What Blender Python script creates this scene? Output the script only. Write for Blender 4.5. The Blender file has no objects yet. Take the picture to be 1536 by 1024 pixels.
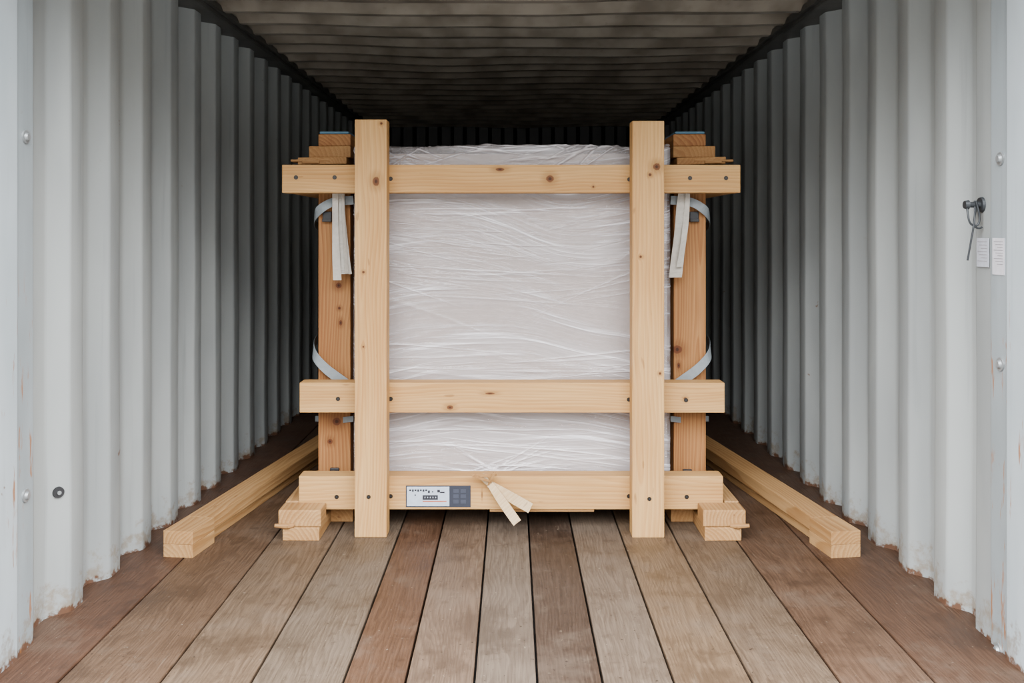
import bpy, bmesh, math, random
import numpy as np
from mathutils import Vector, Matrix, noise as mnoise
random.seed(7); rng=np.random.RandomState(11)
scene=bpy.context.scene
F=1400.0; EYE=1.007; CX=768; CY=350
def X(px,d): return (px-CX)*d/F
def Z(py,d): return EYE-(py-CY)*d/F
def lin(r,g,b):
    f=lambda c:(c/255/12.92) if c/255<=0.04045 else ((c/255+0.055)/1.055)**2.4
    return (f(r),f(g),f(b),1)

# ------------------------------------------------------------------ node helpers
def newmat(name):
    m=bpy.data.materials.new(name); m.use_nodes=True
    nt=m.node_tree; nt.nodes.clear()
    out=nt.nodes.new('ShaderNodeOutputMaterial'); b=nt.nodes.new('ShaderNodeBsdfPrincipled')
    nt.links.new(b.outputs[0],out.inputs[0]); return m,nt,b
class G:
    def __init__(s,nt): s.nt=nt
    def put(s,inp,v):
        if isinstance(v,bpy.types.NodeSocket): s.nt.links.new(v,inp)
        elif v is not None: inp.default_value=v
    def math(s,op,a,b=None,c=None,clamp=False):
        n=s.nt.nodes.new('ShaderNodeMath'); n.operation=op; n.use_clamp=clamp
        s.put(n.inputs[0],a); s.put(n.inputs[1],b)
        if c is not None: s.put(n.inputs[2],c)
        return n.outputs[0]
    def vm(s,op,a,b=None,scale=None):
        n=s.nt.nodes.new('ShaderNodeVectorMath'); n.operation=op
        s.put(n.inputs[0],a)
        if b is not None: s.put(n.inputs[1],b)
        if scale is not None: s.put(n.inputs['Scale'],scale)
        return n.outputs['Value'] if op in('LENGTH','DISTANCE','DOT_PRODUCT') else n.outputs[0]
    def noise(s,vec,scale=5,detail=4,rough=.55,dist=0,col=False):
        n=s.nt.nodes.new('ShaderNodeTexNoise'); s.put(n.inputs['Vector'],vec)
        n.inputs['Scale'].default_value=scale; n.inputs['Detail'].default_value=detail
        n.inputs['Roughness'].default_value=rough; n.inputs['Distortion'].default_value=dist
        return n.outputs['Color'] if col else n.outputs['Fac']
    def ss(s,v,a,b,lo=0.,hi=1.):
        n=s.nt.nodes.new('ShaderNodeMapRange'); n.interpolation_type='SMOOTHSTEP'
        s.put(n.inputs[0],v); 
        for i,k in zip((1,2,3,4),(a,b,lo,hi)): n.inputs[i].default_value=k
        return n.outputs[0]
    def mix(s,f,a,b,mode='MIX'):
        n=s.nt.nodes.new('ShaderNodeMix'); n.data_type='RGBA'; n.blend_type=mode
        s.put(n.inputs[0],f); s.put(n.inputs[6],a); s.put(n.inputs[7],b); return n.outputs[2]
    def attr(s,name,out='Vector'):
        n=s.nt.nodes.new('ShaderNodeAttribute'); n.attribute_name=name; return n.outputs[out]
    def pos(s): return s.nt.nodes.new('ShaderNodeNewGeometry').outputs['Position']
    def sep(s,v):
        n=s.nt.nodes.new('ShaderNodeSeparateXYZ'); s.put(n.inputs[0],v); return n.outputs
    def comb(s,x,y,z):
        n=s.nt.nodes.new('ShaderNodeCombineXYZ')
        for i,k in enumerate((x,y,z)): s.put(n.inputs[i],k)
        return n.outputs[0]
    def bump(s,h,strength=.3,dist=.002):
        n=s.nt.nodes.new('ShaderNodeBump'); n.inputs['Strength'].default_value=strength
        n.inputs['Distance'].default_value=dist; s.put(n.inputs['Height'],h); return n.outputs[0]

def simple(name,col,rough=.6,metal=0,bumpsc=None):
    m,nt,b=newmat(name); g=G(nt)
    n=g.noise(g.pos(),60,2)
    c=g.mix(g.ss(n,.3,.7,0,.35),col,tuple(k*.7 for k in col[:3])+(1,))
    g.put(b.inputs['Base Color'],c); b.inputs['Roughness'].default_value=rough; b.inputs['Metallic'].default_value=metal
    if bumpsc: g.put(b.inputs['Normal'],g.bump(g.noise(g.pos(),bumpsc,2),.4,.002))
    return m

def woodmat(name,light,dark,knots=(),ringmix=.55,knotcol=lin(84,42,22)):
    m,nt,b=newmat(name); g=G(nt)
    gc=g.attr('gc'); P=g.pos()
    k=None; 
    for (kx,ky,kz,r,ex,ez) in knots:
        dv=g.vm('MULTIPLY',g.vm('SUBTRACT',P,(kx,ky,kz)),(1/(r*ex),.25/r,1/(r*ez)))
        L=g.vm('LENGTH',dv)
        k=L if k is None else g.math('MINIMUM',k,L)
    warp=g.noise(g.vm('MULTIPLY',gc,(1.3,6,6)),1,2,.5,col=True)
    v=g.vm('ADD',gc,g.vm('MULTIPLY',g.vm('SUBTRACT',warp,(.5,.5,.5)),(0,.09,.09)))
    if k is not None:
        push=g.math('MULTIPLY',g.math('POWER',2.718,g.math('MULTIPLY',k,-.8)),.02)
        v=g.vm('ADD',v,g.comb(0.,push,push))
    s=g.sep(v)
    r=g.vm('LENGTH',g.comb(0.,s[1],s[2]))
    ring=g.math('FRACT',g.math('MULTIPLY',r,80))
    ring=g.math('MULTIPLY',g.ss(ring,0,.85),g.ss(ring,1,.86,0,1))
    fib=g.noise(g.vm('MULTIPLY',gc,(5,240,240)),1,3,.6)
    big=g.noise(g.vm('MULTIPLY',gc,(1.8,10,10)),1,3,.5)
    f=g.math('ADD',g.math('MULTIPLY',ring,ringmix*.70),g.math('MULTIPLY',g.ss(big,.3,.72),.55))
    c=g.mix(f,light,dark)
    c=g.mix(g.ss(fib,.38,.75,0,.30),c,tuple(q*.58 for q in dark[:3])+(1,))
    sp=g.noise(g.vm('MULTIPLY',gc,(12,45,45)),1,1)
    c=g.mix(g.ss(sp,.74,.80,0,.4),c,knotcol)
    if k is not None:
        c=g.mix(g.ss(k,3.0,.9,0,.55),c,tuple(q*.6 for q in dark[:3])+(1,))
        kk=g.math('ADD',k,g.math('MULTIPLY',g.math('SUBTRACT',fib,.5),.5))
        c=g.mix(g.ss(kk,1.05,.75,0,.85),c,knotcol)
        c=g.mix(g.ss(kk,.55,.2,0,.7),c,lin(30,16,10))
    g.put(b.inputs['Base Color'],c); b.inputs['Roughness'].default_value=.6
    b.inputs['Specular IOR Level'].default_value=.2
    g.put(b.inputs['Normal'],g.bump(g.noise(g.vm('MULTIPLY',gc,(6,260,260)),1,1,.6),.3,.0018))
    return m

# ------------------------------------------------------------------ mesh helpers
def link(o,parent=None):
    scene.collection.objects.link(o)
    if parent: o.parent=parent
    return o
def empty(name,loc):
    e=bpy.data.objects.new(name,None); e.empty_display_size=.1; e.location=loc
    scene.collection.objects.link(e); return e
def meshobj(name,verts,faces,mats,parent=None,smooth=False,fm=None):
    me=bpy.data.meshes.new(name); 
    vs=np.array(verts,dtype=float); c=(vs.max(0)+vs.min(0))/2
    me.from_pydata((vs-c).tolist(),[],faces); me.update()
    for m in (mats if isinstance(mats,(list,tuple)) else [mats]): me.materials.append(m)
    if fm: me.polygons.foreach_set('material_index',fm)
    if smooth: me.polygons.foreach_set('use_smooth',[True]*len(me.polygons))
    o=bpy.data.objects.new(name,me); 
    if parent: c=c-np.array(parent.location)
    o.location=c; return link(o,parent)
def bm_box(bm,x0,x1,y0,y1,z0,z1,bev=.003,M=None,segs=2,mi=0):
    r=bmesh.ops.create_cube(bm,size=1)
    vs=r['verts']
    for v in vs: v.co=Vector(((x0+x1)/2+v.co.x*(x1-x0),(y0+y1)/2+v.co.y*(y1-y0),(z0+z1)/2+v.co.z*(z1-z0)))
    fs=set(f for v in vs for f in v.link_faces)
    if bev>0:
        es=list(set(e for v in vs for e in v.link_edges))
        rr=bmesh.ops.bevel(bm,geom=es+vs,offset=bev,segments=segs,profile=.6,affect='EDGES')
        vs=list(set(v for f in rr['faces'] for v in f.verts)|set(v for v in vs if v.is_valid))
        fs=set(f for v in vs for f in v.link_faces)
    if M is not None:
        for v in vs: v.co=M@v.co
    for f in fs: f.material_index=mi
    return vs
def bm_cyl(bm,p0,p1,r0,r1=None,seg=20,mi=0):
    p0=Vector(p0);p1=Vector(p1); r1=r0 if r1 is None else r1
    d=(p1-p0); q=d.to_track_quat('Z','Y').to_matrix().to_4x4()
    M=Matrix.Translation((p0+p1)/2)@q
    r=bmesh.ops.create_cone(bm,cap_ends=True,segments=seg,radius1=r0,radius2=r1,depth=d.length,matrix=M)
    for v in r['verts']:
        for f in v.link_faces: f.material_index=mi
def finish(bm,name,mats,parent=None,smooth=False):
    co=np.array([v.co[:] for v in bm.verts]); c=(co.max(0)+co.min(0))/2
    for v in bm.verts: v.co-=Vector(c)
    me=bpy.data.meshes.new(name); bm.to_mesh(me); bm.free()
    for m in (mats if isinstance(mats,(list,tuple)) else [mats]): me.materials.append(m)
    if smooth: me.polygons.foreach_set('use_smooth',[True]*len(me.polygons))
    o=bpy.data.objects.new(name,me)
    if parent: c=c-np.array(parent.location)
    o.location=c; return link(o,parent)
def beam(name,x0,x1,y0,y1,z0,z1,axis,mat,parent=None,bev=.003,M=None,warp=.0008,extra=None):
    bm=bmesh.new(); bm_box(bm,x0,x1,y0,y1,z0,z1,bev)
    o3=Vector((rng.rand()*50,(.03+rng.rand()*.08)*rng.choice([-1,1]),.02+rng.rand()*.07))
    c0=Vector(((x0+x1)/2,(y0+y1)/2,(z0+z1)/2))
    gcs=[]
    for v in bm.verts:
        l=v.co-c0
        p={'x':(l.x,l.z,l.y),'y':(l.y,l.x,l.z),'z':(l.z,l.x,l.y)}[axis]
        gcs.append(Vector(p)+o3)
        n=mnoise.noise_vector(v.co*6)*warp; v.co+=n
        if M is not None: v.co=M@v.co
    o=finish(bm,name,mat,parent)
    a=o.data.attributes.new('gc','FLOAT_VECTOR','POINT')
    a.data.foreach_set('vector',[k for g_ in gcs for k in g_])
    return o
def ribbon(bm,pts,widths,wdirs,thick=.0015,mi=0,sub=6):
    pts=[Vector(p) for p in pts]; n=len(pts)
    if not isinstance(widths,(list,tuple)): widths=[widths]*n
    if isinstance(wdirs,Vector): wdirs=[wdirs]*n
    P=[];W=[]
    def cr(a,b,c,d,t): return .5*((2*b)+(-a+c)*t+(2*a-5*b+4*c-d)*t*t+(-a+3*b-3*c+d)*t**3)
    for i in range(n-1):
        ids=[max(i-1,0),i,i+1,min(i+2,n-1)]
        for s in range(sub if i<n-2 else sub+1):
            t=s/sub
            P.append(cr(*[pts[j] for j in ids],t))
            W.append(cr(*[wdirs[j]*widths[j] for j in ids],t))
    rows=[]
    for i,(p,w) in enumerate(zip(P,W)):
        t=(P[min(i+1,len(P)-1)]-P[max(i-1,0)]).normalized()
        nn=t.cross(w.normalized()).normalized()*thick/2
        rows.append([bm.verts.new(p-w/2-nn),bm.verts.new(p+w/2-nn),bm.verts.new(p+w/2+nn),bm.verts.new(p-w/2+nn)])
    for a,b in zip(rows[:-1],rows[1:]):
        for j in range(4):
            f=bm.faces.new((a[j],a[(j+1)%4],b[(j+1)%4],b[j])); f.material_index=mi
    for e in (rows[0],rows[-1][::-1]):
        f=bm.faces.new(e); f.material_index=mi
    bmesh.ops.recalc_face_normals(bm,faces=bm.faces[:])

# ------------------------------------------------------------------ materials
def steelmat(name,c1,c2,rust=.0,floorline=True,rough=.42,spec=.4):
    m,nt,b=newmat(name); g=G(nt); P=g.pos(); s=g.sep(P)
    v=g.noise(g.vm('MULTIPLY',P,(3,3,.7)),1.6,3)
    c=g.mix(g.ss(v,.35,.68),c1,c2)
    st=g.noise(g.vm('MULTIPLY',P,(30,30,1.2)),1,3)
    c=g.mix(g.ss(st,.58,.8,0,.3),c,tuple(k*.5 for k in c2[:3])+(1,))
    n2=g.noise(P,26,4,.65)
    if floorline:
        low=g.math('ADD',g.ss(s[2],.18,.0,0,.30),n2)
        c=g.mix(g.ss(low,.68,.90,0,.6),c,lin(118,101,78))
        low2=g.math('ADD',g.ss(s[2],.04,.0,0,.42),n2)
        c=g.mix(g.ss(low2,.80,.93,0,.9),c,lin(84,52,32))
    sc=g.noise(P,9,4,.7)
    c=g.mix(g.ss(sc,.71,.745,0,.75),c,lin(104,70,46))
    if rust:
        rr=g.noise(g.vm('MULTIPLY',P,(34,34,4)),1.2,4,.7)
        msk=g.math('MULTIPLY',g.ss(rr,.65-rust,.71-rust,0,.85),g.ss(s[2],.95,.72))
        c=g.mix(msk,c,lin(140,90,46))
    g.put(b.inputs['Base Color'],c); b.inputs['Roughness'].default_value=rough
    b.inputs['Specular IOR Level'].default_value=spec
    g.put(b.inputs['Normal'],g.bump(g.noise(P,7,2),.25,.012))
    return m
M_wall=steelmat('painted_corrugated_steel',lin(150,154,153),lin(136,140,140),spec=.25,rough=.5)
M_post=steelmat('painted_steel_post',lin(168,177,182),lin(154,164,169),rust=.03)
M_strip=steelmat('painted_steel_lashing_strip',lin(146,154,158),lin(128,136,139),rust=.075)
M_ceil=steelmat('ceiling_steel',lin(156,147,134),lin(116,107,95),floorline=False,rough=.30,spec=.7)
M_rail=steelmat('rail_steel',lin(74,74,71),lin(56,56,54),floorline=False)
M_back=steelmat('back_wall_shaded_steel',lin(34,34,34),lin(26,26,26),floorline=False)  # shade of the container's far end is put into this near-black colour

def K(px,py,d,r,ex=1,ez=1): return (X(px,d),d,Z(py,d),r,ex,ez)
kn_post=[K(564,272,3.09,.012,1,1.4),K(985,250,3.09,.013),K(975,262,3.09,.006),K(545,408,3.09,.005),K(961,385,3.09,.005),
         K(990,560,3.09,.005),K(545,520,3.09,.004),K(572,185,3.09,.005)]
kn_beam=[K(825,268,3.16,.013,1.1,1),K(750,254,3.16,.011,1.5,.6),K(675,611,3.16,.010,1.2,.8),K(735,590,3.16,.008,2.2,.5),K(1028,598,3.16,.006),K(652,745,3.16,.004),K(723,742,3.16,.003,.5,4),
         K(890,280,3.16,.004)]
kn_side=[K(505,632,3.28,.016,1,.9),K(495,662,3.28,.010),K(508,428,3.28,.011,1,1),K(511,484,3.28,.008,.8,1.3),K(509,462,3.28,.006),K(1016,524,3.28,.018,1,.9),
         K(1028,597,3.28,.011,1.4,.7),K(1020,350,3.28,.008),K(1018,548,3.28,.006,1,2)]
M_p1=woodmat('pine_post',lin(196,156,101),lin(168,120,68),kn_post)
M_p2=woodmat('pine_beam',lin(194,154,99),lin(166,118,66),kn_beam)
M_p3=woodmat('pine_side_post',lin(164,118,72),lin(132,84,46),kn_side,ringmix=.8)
M_p4=woodmat('pine_rough',lin(166,126,80),lin(138,96,54),())
M_p5=woodmat('laminated_bearer',lin(182,144,97),lin(152,111,68),(),ringmix=.9)

def floormat():
    m,nt,b=newmat('worn_floor_boards'); g=G(nt)
    gc=g.attr('gc'); P=g.pos(); col=g.attr('tint','Color')
    warp=g.noise(g.vm('MULTIPLY',gc,(1.5,6,6)),1,3,.5,col=True)
    v=g.vm('ADD',gc,g.vm('MULTIPLY',g.vm('SUBTRACT',warp,(.5,.5,.5)),(0,.16,.08)))
    s=g.sep(v)
    r=g.vm('LENGTH',g.comb(0.,s[1],s[2]))
    ring=g.math('FRACT',g.math('MULTIPLY',r,115))
    ring=g.math('MULTIPLY',g.ss(ring,0,.8),g.ss(ring,1,.86,0,1))
    fib=g.noise(g.vm('MULTIPLY',gc,(9,230,230)),1,3,.65)
    blot=g.noise(P,3.6,5,.7)
    dk=g.mix(1.,col,(.40,.37,.35,1),'MULTIPLY')
    c=g.mix(g.math('MULTIPLY',ring,.38),col,dk)
    c=g.mix(g.ss(fib,.4,.72,0,.60),c,dk)
    c=g.mix(g.ss(blot,.50,.66,0,.25),c,lin(108,95,83))
    c=g.mix(g.ss(blot,.50,.34,0,.65),c,dk)
    sp=g.noise(P,75,2,.6); c=g.mix(g.ss(sp,.69,.75,0,.45),c,lin(142,129,112))
    c=g.mix(g.ss(sp,.33,.26,0,.8),c,lin(26,18,14))
    sc=g.noise(g.vm('MULTIPLY',P,(40,3,1)),1,3,.6)
    c=g.mix(g.ss(sc,.66,.74,0,.25),c,lin(124,110,94))
    edge=g.noise(P,14,4,.7)
    c=g.mix(g.ss(edge,.56,.68,0,.5),c,dk)
    g.put(b.inputs['Base Color'],c)
    g.put(b.inputs['Roughness'],g.ss(blot,.3,.7,.42,.62)); b.inputs['Specular IOR Level'].default_value=.22
    g.put(b.inputs['Normal'],g.bump(g.noise(g.vm('MULTIPLY',gc,(9,160,160)),1,2,.6),.5,.003))
    return m
M_floor=floormat()

def filmmat():
    m,nt,b=newmat('plastic_film'); g=G(nt); P=g.pos()
    fold=g.attr('fold','Fac')
    sk=g.noise(P,1.3,1,.5,col=True)
    v=g.vm('ADD',P,g.vm('MULTIPLY',g.vm('SUBTRACT',sk,(.5,.5,.5)),(0,0,.34)))
    n1=g.noise(g.vm('MULTIPLY',v,(1.4,1.4,11)),1,4,.6)
    n2=g.noise(g.vm('MULTIPLY',v,(2.6,2.6,100)),1,4,.65)
    c=g.mix(g.ss(n2,.5,.7),lin(204,198,200),lin(236,234,240))
    g.put(b.inputs['Base Color'],c); b.inputs['Roughness'].default_value=.16
    b.inputs['Specular IOR Level'].default_value=1.0
    g.put(b.inputs['Normal'],g.bump(g.math('ADD',n2,g.math('MULTIPLY',n1,1.2)),.32,.009))
    fac=g.math('ADD',.24,g.ss(n1,.36,.70,0,.34))
    fac=g.math('ADD',fac,g.math('MULTIPLY',g.ss(n2,.52,.72,0,.45),g.ss(n1,.38,.62)))
    fac=g.math('ADD',fac,g.ss(fold,.0002,.0036,0,.45),clamp=True)
    tr=nt.nodes.new('ShaderNodeBsdfTransparent'); mx=nt.nodes.new('ShaderNodeMixShader')
    out=[n for n in nt.nodes if n.type=='OUTPUT_MATERIAL'][0]
    nt.links.new(fac,mx.inputs[0]); nt.links.new(tr.outputs[0],mx.inputs[1]); nt.links.new(b.outputs[0],mx.inputs[2]); nt.links.new(mx.outputs[0],out.inputs[0])
    return m
M_film=filmmat()
M_panel=simple('pale_panel_wrap',lin(166,151,143),.7)
M_strap=simple('grey_webbing',lin(128,136,140),.6,0,400)
M_tail=simple('cream_webbing',lin(182,176,166),.7,0,300)
M_black=simple('black_rubber',(.010,.010,.012,1),.55)
M_screw=simple('dark_screw',(.04,.035,.03,1),.4,.8)
M_white=simple('label_paper',lin(176,186,200),.5)
M_navy=simple('label_dark',lin(36,40,52),.5)
M_ink=simple('label_ink',lin(26,26,34),.6)
M_orange=simple('label_orange',lin(170,76,40),.6)
M_blue=simple('blue_foam',lin(84,118,138),.8)
M_zinc=simple('zinc_rivet',lin(150,154,156),.4,.5)
M_sliver=woodmat('pale_wood_sliver',lin(204,180,144),lin(182,152,112),())
M_conc=simple('asphalt',lin(92,92,90),.9,0,40)

# ------------------------------------------------------------------ container shell
Y0,Y1=1.9,7.4; HW=1.175; CEIL=1.86
def corr_profile(start,end,first_far,flat_to,period=.243,flat=.075,run_a=.028,outer=.095,depth=.046):
    run_b=period-flat-run_a-outer
    pts=[(start,.009),(flat_to,.009),(flat_to+.025,depth)]
    y=first_far-flat-run_b
    while y<end:
        for yy,o in ((y,depth),(y+run_b,0),(y+run_b+flat,0),(y+run_b+flat+run_a,depth)):
            if yy>flat_to+.027 and yy<end-.001: pts.append((yy,o))
        y+=period
    pts.append((end,depth)); return pts
def wall_side(name,sx,first,flat_to):
    prof=corr_profile(2.29,Y1,first,flat_to)
    vs=[];fs=[]
    q=[prof[0]]
    for a,b,c in zip(prof[:-2],prof[1:-1],prof[2:]):
        A,B,C=map(lambda t:Vector(t),(a,b,c))
        r=.007
        da=min(r,(A-B).length*.45); dc=min(r,(C-B).length*.45)
        p0=B+(A-B).normalized()*da; p2=B+(C-B).normalized()*dc
        q+= [tuple(p0),tuple((p0+2*B+p2)/4),tuple(p2)]
    q.append(prof[-1])
    zs=np.linspace(-.12,1.9,24)
    for z in zs:
        for (y,o) in q:
            w=mnoise.noise(Vector((y*2.2,z*2.2,sx*5)))*.003
            vs.append((sx*(HW+o+w),y,z))
    n=len(q)
    for i in range(len(zs)-1):
        for j in range(n-1):
            f=(i*n+j,i*n+j+1,(i+1)*n+j+1,(i+1)*n+j)
            fs.append(f if sx>0 else f[::-1])
    return meshobj(name,vs,fs,M_wall,smooth=True)
wall_side('wall_left',-1,2.56,2.312)
wall_side('wall_right',1,2.60,2.385)
vs=[];fs=[];xs=[]
x=-1.26; st=[(0,.0),(.07,.0),(.1,.04),(.17,.04)]
while x<1.26:
    for a,o in st: xs.append((x+a,o))
    x+=.2
xs=[k for k in xs if k[0]<1.26]
for z in (-.12,.9,1.9):
    for a,o in xs: vs.append((a,Y1+o,z))
n=len(xs)
for i in range(2):
    for j in range(n-1): fs.append((i*n+j,i*n+j+1,(i+1)*n+j+1,(i+1)*n+j))
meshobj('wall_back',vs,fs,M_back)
vs=[];fs=[];ys=[]
y=Y0
while y<Y1+.05:
    for a,o in ((0,0),(.035,0),(.065,.030),(.16,.030)): ys.append((y+a,o))
    y+=.209
xs=np.linspace(-1.24,1.24,25)
for (y,o) in ys:
    for xx in xs:
        sag=-.014*(1-(xx/1.24)**2)+mnoise.noise(Vector((xx*1.6,y*1.3,3)))*.016
        vs.append((xx,y,CEIL+o+sag))
n=len(xs)
for i in range(len(ys)-1):
    for j in range(n-1): fs.append((i*n+j,(i+1)*n+j,(i+1)*n+j+1,i*n+j+1))
meshobj('ceiling',vs,fs,M_ceil)
edges=[-1.24,-1.02,-.79,-.586,-.38,-.24,-.085,.057,.204,.364,.54,.737,.95,1.24]
cols=[lin(84,60,46),lin(90,70,54),lin(98,81,65),lin(95,82,69),lin(80,58,43),lin(98,81,67),lin(96,84,73),lin(64,51,42),
      lin(97,84,72),lin(102,84,66),lin(95,79,64),lin(88,67,52),lin(80,58,44)]
bm=bmesh.new(); tints=[];gcs=[]
for i in range(len(edges)-1):
    a,b=edges[i]+.0028,edges[i+1]-.0028
    n0=len(bm.verts)
    bm_box(bm,a,b,Y0,Y1+.05,-.03,0,.003,segs=2)
    bm.verts.ensure_lookup_table()
    off=Vector((rng.rand()*30,rng.rand()*.12-.06,.02+rng.rand()*.05))
    for v in bm.verts[n0:]:
        l=v.co-Vector(((a+b)/2,0,0)); gcs.append(Vector((l.y,l.x,l.z))+off); tints.append(cols[i])
floor=finish(bm,'floor',M_floor)
a_=floor.data.attributes.new('gc','FLOAT_VECTOR','POINT'); a_.data.foreach_set('vector',[k for g_ in gcs for k in g_])
a_=floor.data.attributes.new('tint','FLOAT_COLOR','POINT'); a_.data.foreach_set('color',[k for t in tints for k in t])
bm=bmesh.new(); bm_box(bm,-1.24,1.24,Y0,Y1+.05,-.12,-.034,.002); finish(bm,'trim_5',M_black)
for i,sx in enumerate((-1,1)):
    bm=bmesh.new()
    def bx(xa,xb,y0,y1,z0,z1,bev=.006,mi=0):
        a,b=sorted((sx*xa,sx*xb)); bm_box(bm,a,b,y0,y1,z0,z1,bev,mi=mi)
    bx(HW-.004,HW+.11,1.88,2.214,-.14,1.95,.006)
    bx(HW+.004,HW+.06,2.218,2.30,-.12,1.92,.004,1)
    for (py,d) in (((205,2.26),(743,2.26)) if sx<0 else ((238,2.25),(546,2.25),(975,2.26))):
        z=Z(py,d)
        bm_cyl(bm,(sx*(HW+.006),d,z),(sx*(HW+.0),d,z),.017,.016,24,2)
        bm_cyl(bm,(sx*(HW+.001),d,z),(sx*(HW-.006),d,z),.011,.008,24,2)
    finish(bm,'trim_%d'%(i+1),[M_post,M_strip,M_zinc])
    bm=bmesh.new(); a,b=sorted((sx*(HW-.055),sx*(HW+.1)))
    bm_box(bm,a,b,Y0,Y1,1.836,1.90,.008); bm_box(bm,*sorted((sx*(HW-.07),sx*(HW-.04))),Y0,Y1,1.85,1.875,.003)
    finish(bm,'trim_%d'%(i+3),M_rail)
bm=bmesh.new(); bm_box(bm,-1.28,1.28,1.86,1.95,1.84,1.97,.01); finish(bm,'trim_6',M_post)
bm=bmesh.new(); bm_box(bm,-1.28,1.28,1.80,1.898,-.15,-.004,.006); finish(bm,'trim_7',M_post)
bm=bmesh.new(); p=Vector((-1.197,2.462,Z(738,2.462))); nn=Vector((.7,-.7,0))
bm_cyl(bm,p-nn*.01,p+nn*.006,.016,.014,24,0); bm_cyl(bm,p+nn*.006,p+nn*.010,.005,.005,20,1)
finish(bm,'wall_plug',[M_black,M_zinc])
meshobj('ground',[(-15,-20,-.16),(15,-20,-.16),(15,20,-.16),(-15,20,-.16)],[(0,1,2,3)],M_conc)

# ------------------------------------------------------------------ crate
crate=empty('wooden_crate',(0,3.5,0))
beam('post_1',X(532,3.09),X(580,3.09),3.09,3.16,0.001,Z(179,3.09),'z',M_p1,crate)
beam('post_2',X(948.5,3.09),X(996.5,3.09),3.09,3.16,0.0,Z(181,3.09),'z',M_p1,crate)
for i,(a,b,t,u) in enumerate(((423,1111,247,289),(449,1087,574,619),(448,1085,714,764))):
    beam('rail_%d'%(i+1),X(a,3.16),X(b,3.16),3.161,3.235,Z(u,3.16),Z(t,3.16),'x',M_p2,crate)
for i,sx in enumerate((-1,1)):
    def b2(n,xa,xb,y0,y1,z0,z1,ax,mat,**k):
        a,b=sorted((sx*xa,sx*xb)); return beam('%s_%d'%(n,i+1),a,b,y0,y1,z0,z1,ax,mat,crate,**k)
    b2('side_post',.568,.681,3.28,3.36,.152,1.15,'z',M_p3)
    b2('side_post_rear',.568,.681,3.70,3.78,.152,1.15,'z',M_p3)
    b2('skid',.555,.674,3.26,3.85,0.0,.078,'y',M_p4)
    b2('sill',.555,.70,3.24,3.85,.078,.150,'y',M_p4)
    b2('side_top_rail',.64,.772,3.237,3.80,Z(290,3.24),Z(262,3.24),'y',M_p4)
    b2('cap_lower',.57,.765,3.255,3.75,Z(262,3.24)+.001,Z(247,3.255),'y',M_p4)
    b2('cap_slip',.575,.745,3.25,3.80,Z(247,3.255)+.001,Z(236,3.255),'y',M_p4,warp=.004)
    b2('cap_mid',.565,.712,3.27,3.78,Z(236,3.255)+.001,Z(219,3.27),'y',M_p4)
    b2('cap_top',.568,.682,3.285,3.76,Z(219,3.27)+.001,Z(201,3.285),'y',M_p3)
    b2('foam_pad',.575,.678,3.287,3.75,Z(201,3.285)+.001,Z(197,3.285),'y',M_blue)
    bm=bmesh.new()
    for (xa,za,w,h,yy) in ((.745,.0,.05,.008,3.245),(.70,-.004,.06,.010,3.242),(.655,.002,.04,.007,3.248)):
        zc=Z(241,3.25)+za
        bm_box(bm,*sorted((sx*(xa-w/2),sx*(xa+w/2))),yy,yy+.06,zc-h/2,zc+h/2,.002)
    o=finish(bm,'splinters_%d'%(i+1),M_p4,crate)
    a=o.data.attributes.new('gc','FLOAT_VECTOR','POINT'); a.data.foreach_set('vector',[k for v in o.data.vertices for k in (v.co.x,v.co.y+.05,v.co.z+.1)])
beam('rear_post_1',X(532,3.09),X(580,3.09),3.93,4.0,0,1.30,'z',M_p1,crate)
beam('rear_post_2',X(948,3.09),X(997,3.09),3.93,4.0,0,1.30,'z',M_p1,crate)
for i,(t,u,w) in enumerate(((247,289,.77),(574,619,.72),(714,764,.72))):
    beam('rear_rail_%d'%(i+1),-w,w,3.855,3.928,Z(u,3.16),Z(t,3.16),'x',M_p2,crate)
for k in range(3):
    beam('bottom_slat_%d'%(k+1),-.553,.553,3.28+k*.18,3.36+k*.18,.085,.152,'x',M_p4,crate)
beam('shadow_line_sheet',X(735,3.2),X(890,3.2),3.17,3.235,.062,Z(764,3.16)-.001,'x',M_p4,crate,bev=.001)  # added strip standing in for the thin shadow line under the bottom rail
bm=bmesh.new()
def screw(px,py,d,r=.0075):
    x,z=X(px,d),Z(py,d)
    bm_cyl(bm,(x,d+.004,z),(x,d-.0012,z),r,r,18,0)
    bm_cyl(bm,(x,d,z),(x,d-.0022,z),r*.45,r*.35,6,1)
for p in ((586,268),(944,269),(444,266),(502,266),(1035,267),(1089,267),(586,598),(943.5,599),(507,598),(1029,600),(586,744),(943.5,744),(505,745),(1030,745)):
    screw(p[0],p[1],3.161)
for p in ((553,745),(974,748)): screw(p[0],p[1],3.09,.007)
finish(bm,'screws',[M_screw,M_black],crate)
bm=bmesh.new()
for (px,py) in ((491,325),(1041,325),(502,709),(1031,711)):
    d=3.275; x,z=X(px,d),Z(py,d); bm_box(bm,x-.016,x+.016,d-.006,d+.006,z-.018,z+.018,.003)
    bm_box(bm,x-.016,x+.016,d-.016,d-.004,z-.018,z-.008,.002)
finish(bm,'corner_pads',M_black,crate)

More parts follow.
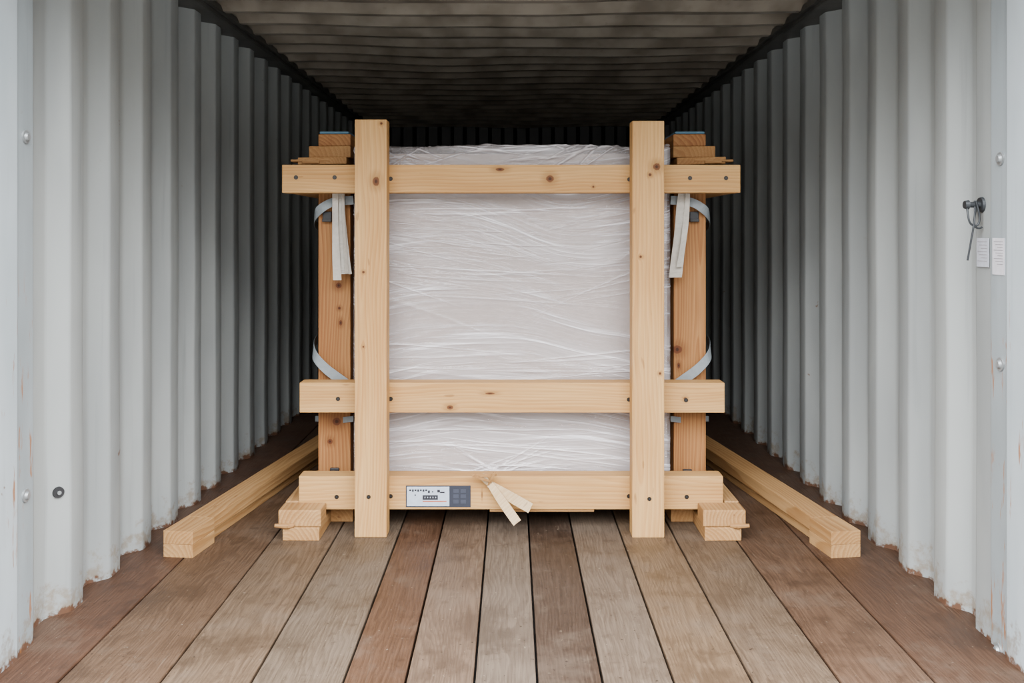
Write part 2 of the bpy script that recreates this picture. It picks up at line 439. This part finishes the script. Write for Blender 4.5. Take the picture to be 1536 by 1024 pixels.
# ------------------------------------------------------------------ wrapped stack
hx,y0,y1,z0,z1=.556,3.262,3.80,.155,Z(216,3.27)
def wrapped():
    verts=[];faces=[]
    def grid(o,u,v,nu,nv):
        base=len(verts)
        O=np.array(o,float);U=np.array(u,float);V=np.array(v,float)
        for j in range(nv+1):
            for i in range(nu+1): verts.append(O+U*i/nu+V*j/nv)
        for j in range(nv):
            for i in range(nu):
                a=base+j*(nu+1)+i; faces.append((a,a+1,a+nu+2,a+nu+1))
    W=2*hx;D=y1-y0;H=z1-z0; NX,NZ,ND=300,640,50
    grid((-hx,y0,z0),(W,0,0),(0,0,H),NX,NZ)
    grid((hx,y0,z0),(0,D,0),(0,0,H),ND,NZ)
    grid((-hx,y1,z0),(0,-D,0),(0,0,H),ND,NZ)
    grid((-hx,y0,z1),(W,0,0),(0,D,0),NX,ND)
    grid((hx,y1,z0),(-W,0,0),(0,0,H),NX,40)
    P=np.array(verts)
    r=.016
    lo=np.array([-hx+r,y0+r,z0-1]);hi=np.array([hx-r,y1-r,z1-r])
    C=np.clip(P,lo,hi); N=P-C; L=np.linalg.norm(N,axis=1,keepdims=True); L[L==0]=1; N/=L
    s=P[:,0]+np.sign(P[:,0])*(P[:,1]-y0); z=P[:,2]+(P[:,1]-y0)*(P[:,2]>z1-1e-6)
    h=np.zeros(len(P))
    def crease(cx,cz,ang,Lh,w,a,cur,mx=1.6):
        dx=s-cx; near=np.abs(dx)<Lh*mx
        dxx=dx[near]; u=np.abs(dxx)/Lh
        ww=w*(.35+.65*np.clip(1-u,0,1))
        dz=z[near]-cz-np.tan(ang)*dxx-cur*dxx**2
        h[near]+=a*np.exp(-(dz/ww)**2)*np.exp(-u**4)
    for k in range(150):
        band=rng.choice([0,1,2,3,4],p=[.36,.24,.12,.22,.06])
        cz={0:1.07,1:.88,2:.53,3:.26,4:.74}[band]+rng.normal()*{0:.05,1:.05,2:.02,3:.05,4:.12}[band]
        cx=rng.uniform(-.62,.62)
        fan=(cx/.6)*(.30 if cz>.85 else -.26 if cz<.4 else .12)
        ang=rng.normal()*.07 + fan*rng.uniform(.2,1)
        crease(cx,cz,ang,rng.uniform(.07,.5),rng.uniform(.0016,.0045),rng.uniform(.0006,.0032)*rng.choice([1,1,-.6]),rng.normal()*.10)
    for k in range(45):
        crease(rng.uniform(-.56,.56),z1-rng.uniform(-.02,.06),rng.normal()*.35,rng.uniform(.03,.14),rng.uniform(.003,.007),rng.uniform(.0015,.006)*rng.choice([1,-.6]),0)
    for k in range(16):
        crease(-.05+rng.normal()*.03,.155+rng.uniform(0,.05),rng.choice([-1,1])*rng.uniform(.05,.6),rng.uniform(.05,.22),.003,.0025,0)
    fold=np.abs(h).copy()
    for k in range(24):
        cx=rng.uniform(-.6,.6); cz=rng.choice([1.08,.92,.5,.27])+rng.normal()*.06
        crease(cx,cz,rng.normal()*.10+(cx/.6)*(.25 if cz>.8 else -.2),rng.uniform(.15,.45),rng.uniform(.010,.024),rng.uniform(.001,.0035),rng.normal()*.1)
    h+=.002*np.sin(s*5+1)*np.sin(z*7)
    h=np.clip(h,-.005,.014)
    sidek=np.where(np.abs(N[:,0])>.7,.4,1.); Q=C+N*(r+h*sidek)[:,None]
    sag=np.array([mnoise.noise(Vector((p[0]*4,p[1]*5,1)))*.014+mnoise.noise(Vector((p[0]*22,p[1]*9,7)))*.003 for p in P])
    Q[:,2]+=sag*np.clip((P[:,2]-(z1-.12))/.12,0,1)
    c=np.array([0,(y0+y1)/2,(z0+z1)/2])
    me=bpy.data.meshes.new('film')
    me.from_pydata((Q-c).tolist(),[],faces)
    a=me.attributes.new('fold','FLOAT','POINT'); a.data.foreach_set('value',fold)
    bm=bmesh.new(); bm.from_mesh(me); bmesh.ops.remove_doubles(bm,verts=bm.verts[:],dist=.0003)
    bmesh.ops.recalc_face_normals(bm,faces=bm.faces[:]); bm.to_mesh(me); bm.free()
    me.polygons.foreach_set('use_smooth',[True]*len(me.polygons)); me.materials.append(M_film)
    par=empty('plastic_wrapped_panel_stack',tuple(c))
    o=bpy.data.objects.new('stretch_film',me); link(o,par)
    bm=bmesh.new(); n=9; yy=y0+.011; dy=(y1-.02-yy)/n
    for k in range(n): bm_box(bm,-hx+.012,hx-.012,yy+k*dy,yy+(k+1)*dy-.002,z0+.002,z1-.034,.003)
    finish(bm,'panels',M_panel,par)
wrapped()

# ------------------------------------------------------------------ straps
def V(px,py,d): return Vector((X(px,d),d,Z(py,d)))
up=Vector((0,0,1)); side=Vector((1,0,0)); dep=Vector((0,1,0))
for i,sx in enumerate((-1,1)):
    m=lambda px:px if sx<0 else 1536-px
    st=empty('ratchet_strap' if i==0 else 'ratchet_strap.001',(sx*.6,3.27,.9))
    bm=bmesh.new()
    ribbon(bm,[V(m(530),300,3.252),V(m(500),303,3.25),V(m(480),314,3.252),V(m(472),326,3.30),V(m(473),336,3.45),V(m(480),342,3.72)],
           [.03]*6,[(up+side*.1*sx).normalized(),(up+side*.25*sx).normalized(),(up*.8+side*.5*sx).normalized(),(up).normalized(),up,up])
    ribbon(bm,[V(m(532),584,3.252),V(m(512),570,3.25),V(m(488),552,3.25),V(m(472),533,3.27),V(m(471),518,3.36),V(m(476),508,3.7)],
           .034,[(up-side*.5*sx).normalized(),(up*.9-side*.4*sx).normalized(),(up*.9-side*.4*sx).normalized(),(up-side*.3*sx).normalized(),up,up])
    ribbon(bm,[V(m(530),628,3.255),V(m(505),630,3.30),V(m(478),628,3.37),V(m(473),628,3.5)],.02,up)
    finish(bm,'webbing',M_strap,st,False)
    bm=bmesh.new()
    if sx<0:
        ribbon(bm,[V(509,284,3.237),V(508,310,3.232),V(510,350,3.225),V(513,390,3.22),V(515,411,3.215)],[.040,.044,.048,.056,.058],
               [(side+dep*.3).normalized(),(side-dep*.2).normalized(),(side+dep*.35).normalized(),(side-dep*.1).normalized(),(side+dep*.2).normalized()],.002)
        ribbon(bm,[V(503,286,3.229),V(503,330,3.219),V(504,380,3.205),V(506,420,3.2)],[.022,.024,.026,.028],
               [(side+dep*.6).normalized(),(side-dep*.5).normalized(),(side+dep*.5).normalized(),(side+dep*.2).normalized()],.002)
        ribbon(bm,[V(514,286,3.226),V(515,330,3.219),V(518,380,3.21),V(520,410,3.205)],[.008,.010,.012,.014],[(side+dep*.8).normalized()]*4,.002)
    else:
        ribbon(bm,[V(1026,284,3.237),V(1024,310,3.232),V(1020,350,3.225),V(1016,390,3.22),V(1013,416,3.215)],[.040,.042,.044,.044,.046],
               [(side+dep*.3).normalized(),(side-dep*.2).normalized(),(side+dep*.35).normalized(),(side-dep*.1).normalized(),(side+dep*.2).normalized()],.002)
        ribbon(bm,[V(1032,286,3.228),V(1029,330,3.219),V(1024,370,3.205),V(1019,400,3.2)],[.018,.02,.022,.022],
               [(side+dep*.6).normalized(),(side-dep*.5).normalized(),(side+dep*.5).normalized(),(side+dep*.2).normalized()],.002)
    finish(bm,'hanging_tail',M_tail,st,False)

# ------------------------------------------------------------------ supports under crate
for i,sx in enumerate((-1,1)):
    sup=empty('support_block' if i==0 else 'support_block.001',(sx*.7,3.4,0))
    def b3(n,xa,xb,y0_,y1_,z0_,z1_,ax,**k):
        a,b=sorted((sx*xa,sx*xb)); return beam(n,a,b,y0_,y1_,z0_,z1_,ax,M_p5,sup,**k)
    b3('lower_timber',.632,.752,3.058,3.82,0,.043,'y')
    b3('upper_timber',.678,.768,3.158,3.80,.044,.0715,'y')
    b3('upper_front_piece',.628,.768,3.066,3.157,.044,.098,'y',bev=.004)
    b3('side_chock',.72,.768,3.165,3.5,.0725,.10,'y')
    bm=bmesh.new(); 
    bm_cyl(bm,(sx*.776,3.052,.052),(sx*.735,3.056,.049),.006,.010,9)
    bm_cyl(bm,(sx*.735,3.056,.049),(sx*.715,3.06,.050),.010,.005,9)
    o=finish(bm,'splinter',M_p4,sup)
    a=o.data.attributes.new('gc','FLOAT_VECTOR','POINT'); a.data.foreach_set('vector',[k for v in o.data.vertices for k in (v.co.x,v.co.y+.05,v.co.z+.1)])
for i,sx in enumerate((-1,1)):
    M=Matrix.Translation((sx*1.038,2.90,0))@Matrix.Rotation(sx*math.radians(8.0),4,'Z')
    par=empty('timber_bearer' if i==0 else 'timber_bearer.001',(sx*1.04,2.9,0))
    e0,e1=(-.048,.026) if sx<0 else (-.026,.048)
    f0,f1=(-.048,.040) if sx<0 else (-.040,.048)
    beam('lower_lamination',e0,e1,.15,2.3,.0,.036,'y',M_p5,par,M=M,bev=.002)
    beam('upper_lamination',f0,f1,.15,2.3,.037,.082,'y',M_p5,par,M=M,bev=.002)
    beam('foot',-.048,.048,.0,.15,.0,.0405,'y',M_p5,par,M=M,bev=.0015)
    beam('foot_cap',-.048,.048,.0,.15,.041,.082,'y',M_p5,par,M=M,bev=.0015)

# ------------------------------------------------------------------ label
lab=empty('shipping_label',(X(657,3.16),3.16,Z(744,3.16)))
d=3.1605
bm=bmesh.new()
def plate(x0_,x1_,y0_,y1_,dd,t,mi): bm_box(bm,X(x0_,3.16),X(x1_,3.16),dd-t,dd,Z(y1_,3.16),Z(y0_,3.16),0,mi=mi)
plate(609,706,728,760,d,.0025,1)
plate(610.5,674,729.5,758.5,d-.0025,.0006,0)
D=d-.0031
for k in range(7): plate(614+k*4,616.8+k*4,733.5,736+(k%2)*.8,D,.0004,2)
for a,b,c,e in ((642,645,735,739),(648,650,736,738),(656,660,734,738),(660,667,737,739),(634,657,742,749),(622,624,741,743)): plate(a,b,c,e,D,.0004,2)
plate(634,670,750.5,752,D,.0004,3)
for k in range(3):
    for j in range(2): plate(680+j*11,688+j*11,733+k*8,738.5+k*8,D+.0006,.0005,4)
for k in range(5): plate(637+k*4,638.2+k*4,744.5,746.5,D-.0004,.0003,0)
finish(bm,'label_plate',[M_white,M_navy,M_ink,M_orange,simple('label_grey',lin(52,56,70),.5)],lab)
sl=empty('split_wood_slivers',(X(750,3.1),3.12,Z(745,3.1)))
bm=bmesh.new()
def strip(a,b,w,d0,d1,mi=0,t=.004):
    A,B=V(a[0],a[1],d0),V(b[0],b[1],d1); t_=(B-A).normalized(); wd=t_.cross(dep).normalized()
    ribbon(bm,[A,A.lerp(B,.5)+Vector((0,-.004,0)),B],[w*.7,w,w],wd,t,mi,4)
strip((733,725),(796,762),.034,3.15,3.10)
strip((733,722),(776,784),.030,3.143,3.085)
strip((735,727),(722,712),.02,3.15,3.13)
strip((745,712),(708,713),.010,3.14,3.12,1)
strip((738,722),(712,714),.008,3.135,3.11,1)
strip((732,728),(742,708),.008,3.14,3.12,1)
o=finish(bm,'slivers',[M_sliver,M_p4],sl)
a=o.data.attributes.new('gc','FLOAT_VECTOR','POINT'); a.data.foreach_set('vector',[k for v in o.data.vertices for k in (v.co.x+v.co.z,v.co.x-v.co.z+.1,v.co.y+.05)])

# ------------------------------------------------------------------ hook + papers on right wall
hk=empty('lashing_hook',(HW,2.36,1.08))
bm=bmesh.new(); d=2.35; z=Z(307,d); xw=HW+.008
bm_cyl(bm,(xw,d,z),(xw-.006,d,z),.020,.018,24); bm_cyl(bm,(xw-.006,d,z),(xw-.036,d,z),.008,.007,18)
bm_cyl(bm,(xw-.034,d,z),(xw-.044,d,z),.012,.010,18)
finish(bm,'pin',simple('grey_iron',lin(60,63,66),.5,.6),hk,False)
def wire(pts,r,mat,name,par):
    cu=bpy.data.curves.new(name,'CURVE'); cu.dimensions='3D'; sp=cu.splines.new('NURBS'); sp.points.add(len(pts)-1)
    for p,q in zip(sp.points,pts): p.co=(q[0],q[1],q[2],1)
    sp.use_endpoint_u=True; sp.order_u=3; cu.bevel_depth=r; cu.bevel_resolution=3
    o=bpy.data.objects.new(name,cu); cu.materials.append(mat)
    me=bpy.data.meshes.new_from_object(o); me.name=name
    bpy.data.objects.remove(o)
    o2=bpy.data.objects.new(name,me); o2.location=-Vector(par.location); link(o2,par)
M_iron=bpy.data.materials['grey_iron']
wire([(xw-.038,d,z),(xw-.04,d-.01,z-.03),(xw-.034,d-.01,z-.05),(xw-.015,d-.01,z-.055),(xw-.008,d-.01,z-.03),(xw-.02,d-.01,z+.01)],.0026,M_iron,'loop',hk)
wire([(xw-.018,d,z+.01),(xw-.022,d-.012,z-.03),(xw-.032,d-.01,z-.09),(xw-.036,d,z-.14)],.0024,M_iron,'tie_tail',hk)
wire([(xw-.012,d,z-.0),(xw-.03,d-.012,z-.05),(xw-.014,d-.01,z-.062),(xw-.004,d-.01,z-.056)],.0024,M_iron,'tie_loop',hk)
pap=simple('paper_tag',lin(198,196,202),.7); pap2=simple('faded_paper_tag',lin(172,175,184),.7)
prn=simple('faint_print',lin(140,136,140),.8)
tg=empty('paper_label',(HW,2.26,.95))
bm=bmesh.new(); bm_box(bm,HW+.0020,HW+.0036,2.232,2.287,Z(412,2.26),Z(357,2.26),0)
for k in range(9): bm_box(bm,HW+.0016,HW+.0021,2.238,2.280-(k%3)*.008,Z(363+k*4.2,2.26),Z(362+k*4.2,2.26),0,mi=1)
finish(bm,'sheet',[pap,prn],tg)
tg=empty('paper_label.001',(HW,2.34,.95))
bm=bmesh.new(); bm_box(bm,HW+.0035,HW+.0055,2.310,2.368,Z(400,2.34),Z(357,2.34),0)
for k in range(7): bm_box(bm,HW+.0030,HW+.0036,2.316,2.362-(k%3)*.008,Z(363+k*4.8,2.34),Z(362+k*4.8,2.34),0,mi=1)
finish(bm,'sheet',[pap2,prn],tg)

# ------------------------------------------------------------------ light (overcast sky, darker towards the horizon)
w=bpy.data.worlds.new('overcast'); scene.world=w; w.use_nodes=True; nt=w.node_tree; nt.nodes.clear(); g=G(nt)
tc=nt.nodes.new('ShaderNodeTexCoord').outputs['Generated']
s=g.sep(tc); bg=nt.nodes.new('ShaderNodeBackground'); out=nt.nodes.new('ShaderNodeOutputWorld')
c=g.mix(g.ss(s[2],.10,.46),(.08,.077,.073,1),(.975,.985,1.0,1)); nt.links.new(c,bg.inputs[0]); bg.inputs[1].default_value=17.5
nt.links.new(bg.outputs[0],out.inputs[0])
L=bpy.data.lights.new('sky_portal','AREA'); L.shape='RECTANGLE'; L.size=2.6; L.size_y=2.1
try: L.cycles.is_portal=True
except Exception: L.is_portal=True
lo=bpy.data.objects.new('sky_portal',L); lo.location=(0,1.78,.9); lo.rotation_euler=(math.radians(90),0,0); link(lo)

cam=bpy.data.cameras.new('camera'); cam.sensor_width=36; cam.lens=F/1536*36; cam.shift_y=-(512-CY)/1536; cam.clip_start=.05
co=bpy.data.objects.new('camera',cam); co.location=(0,0,EYE); co.rotation_euler=(math.radians(90),0,0); link(co)
scene.camera=co
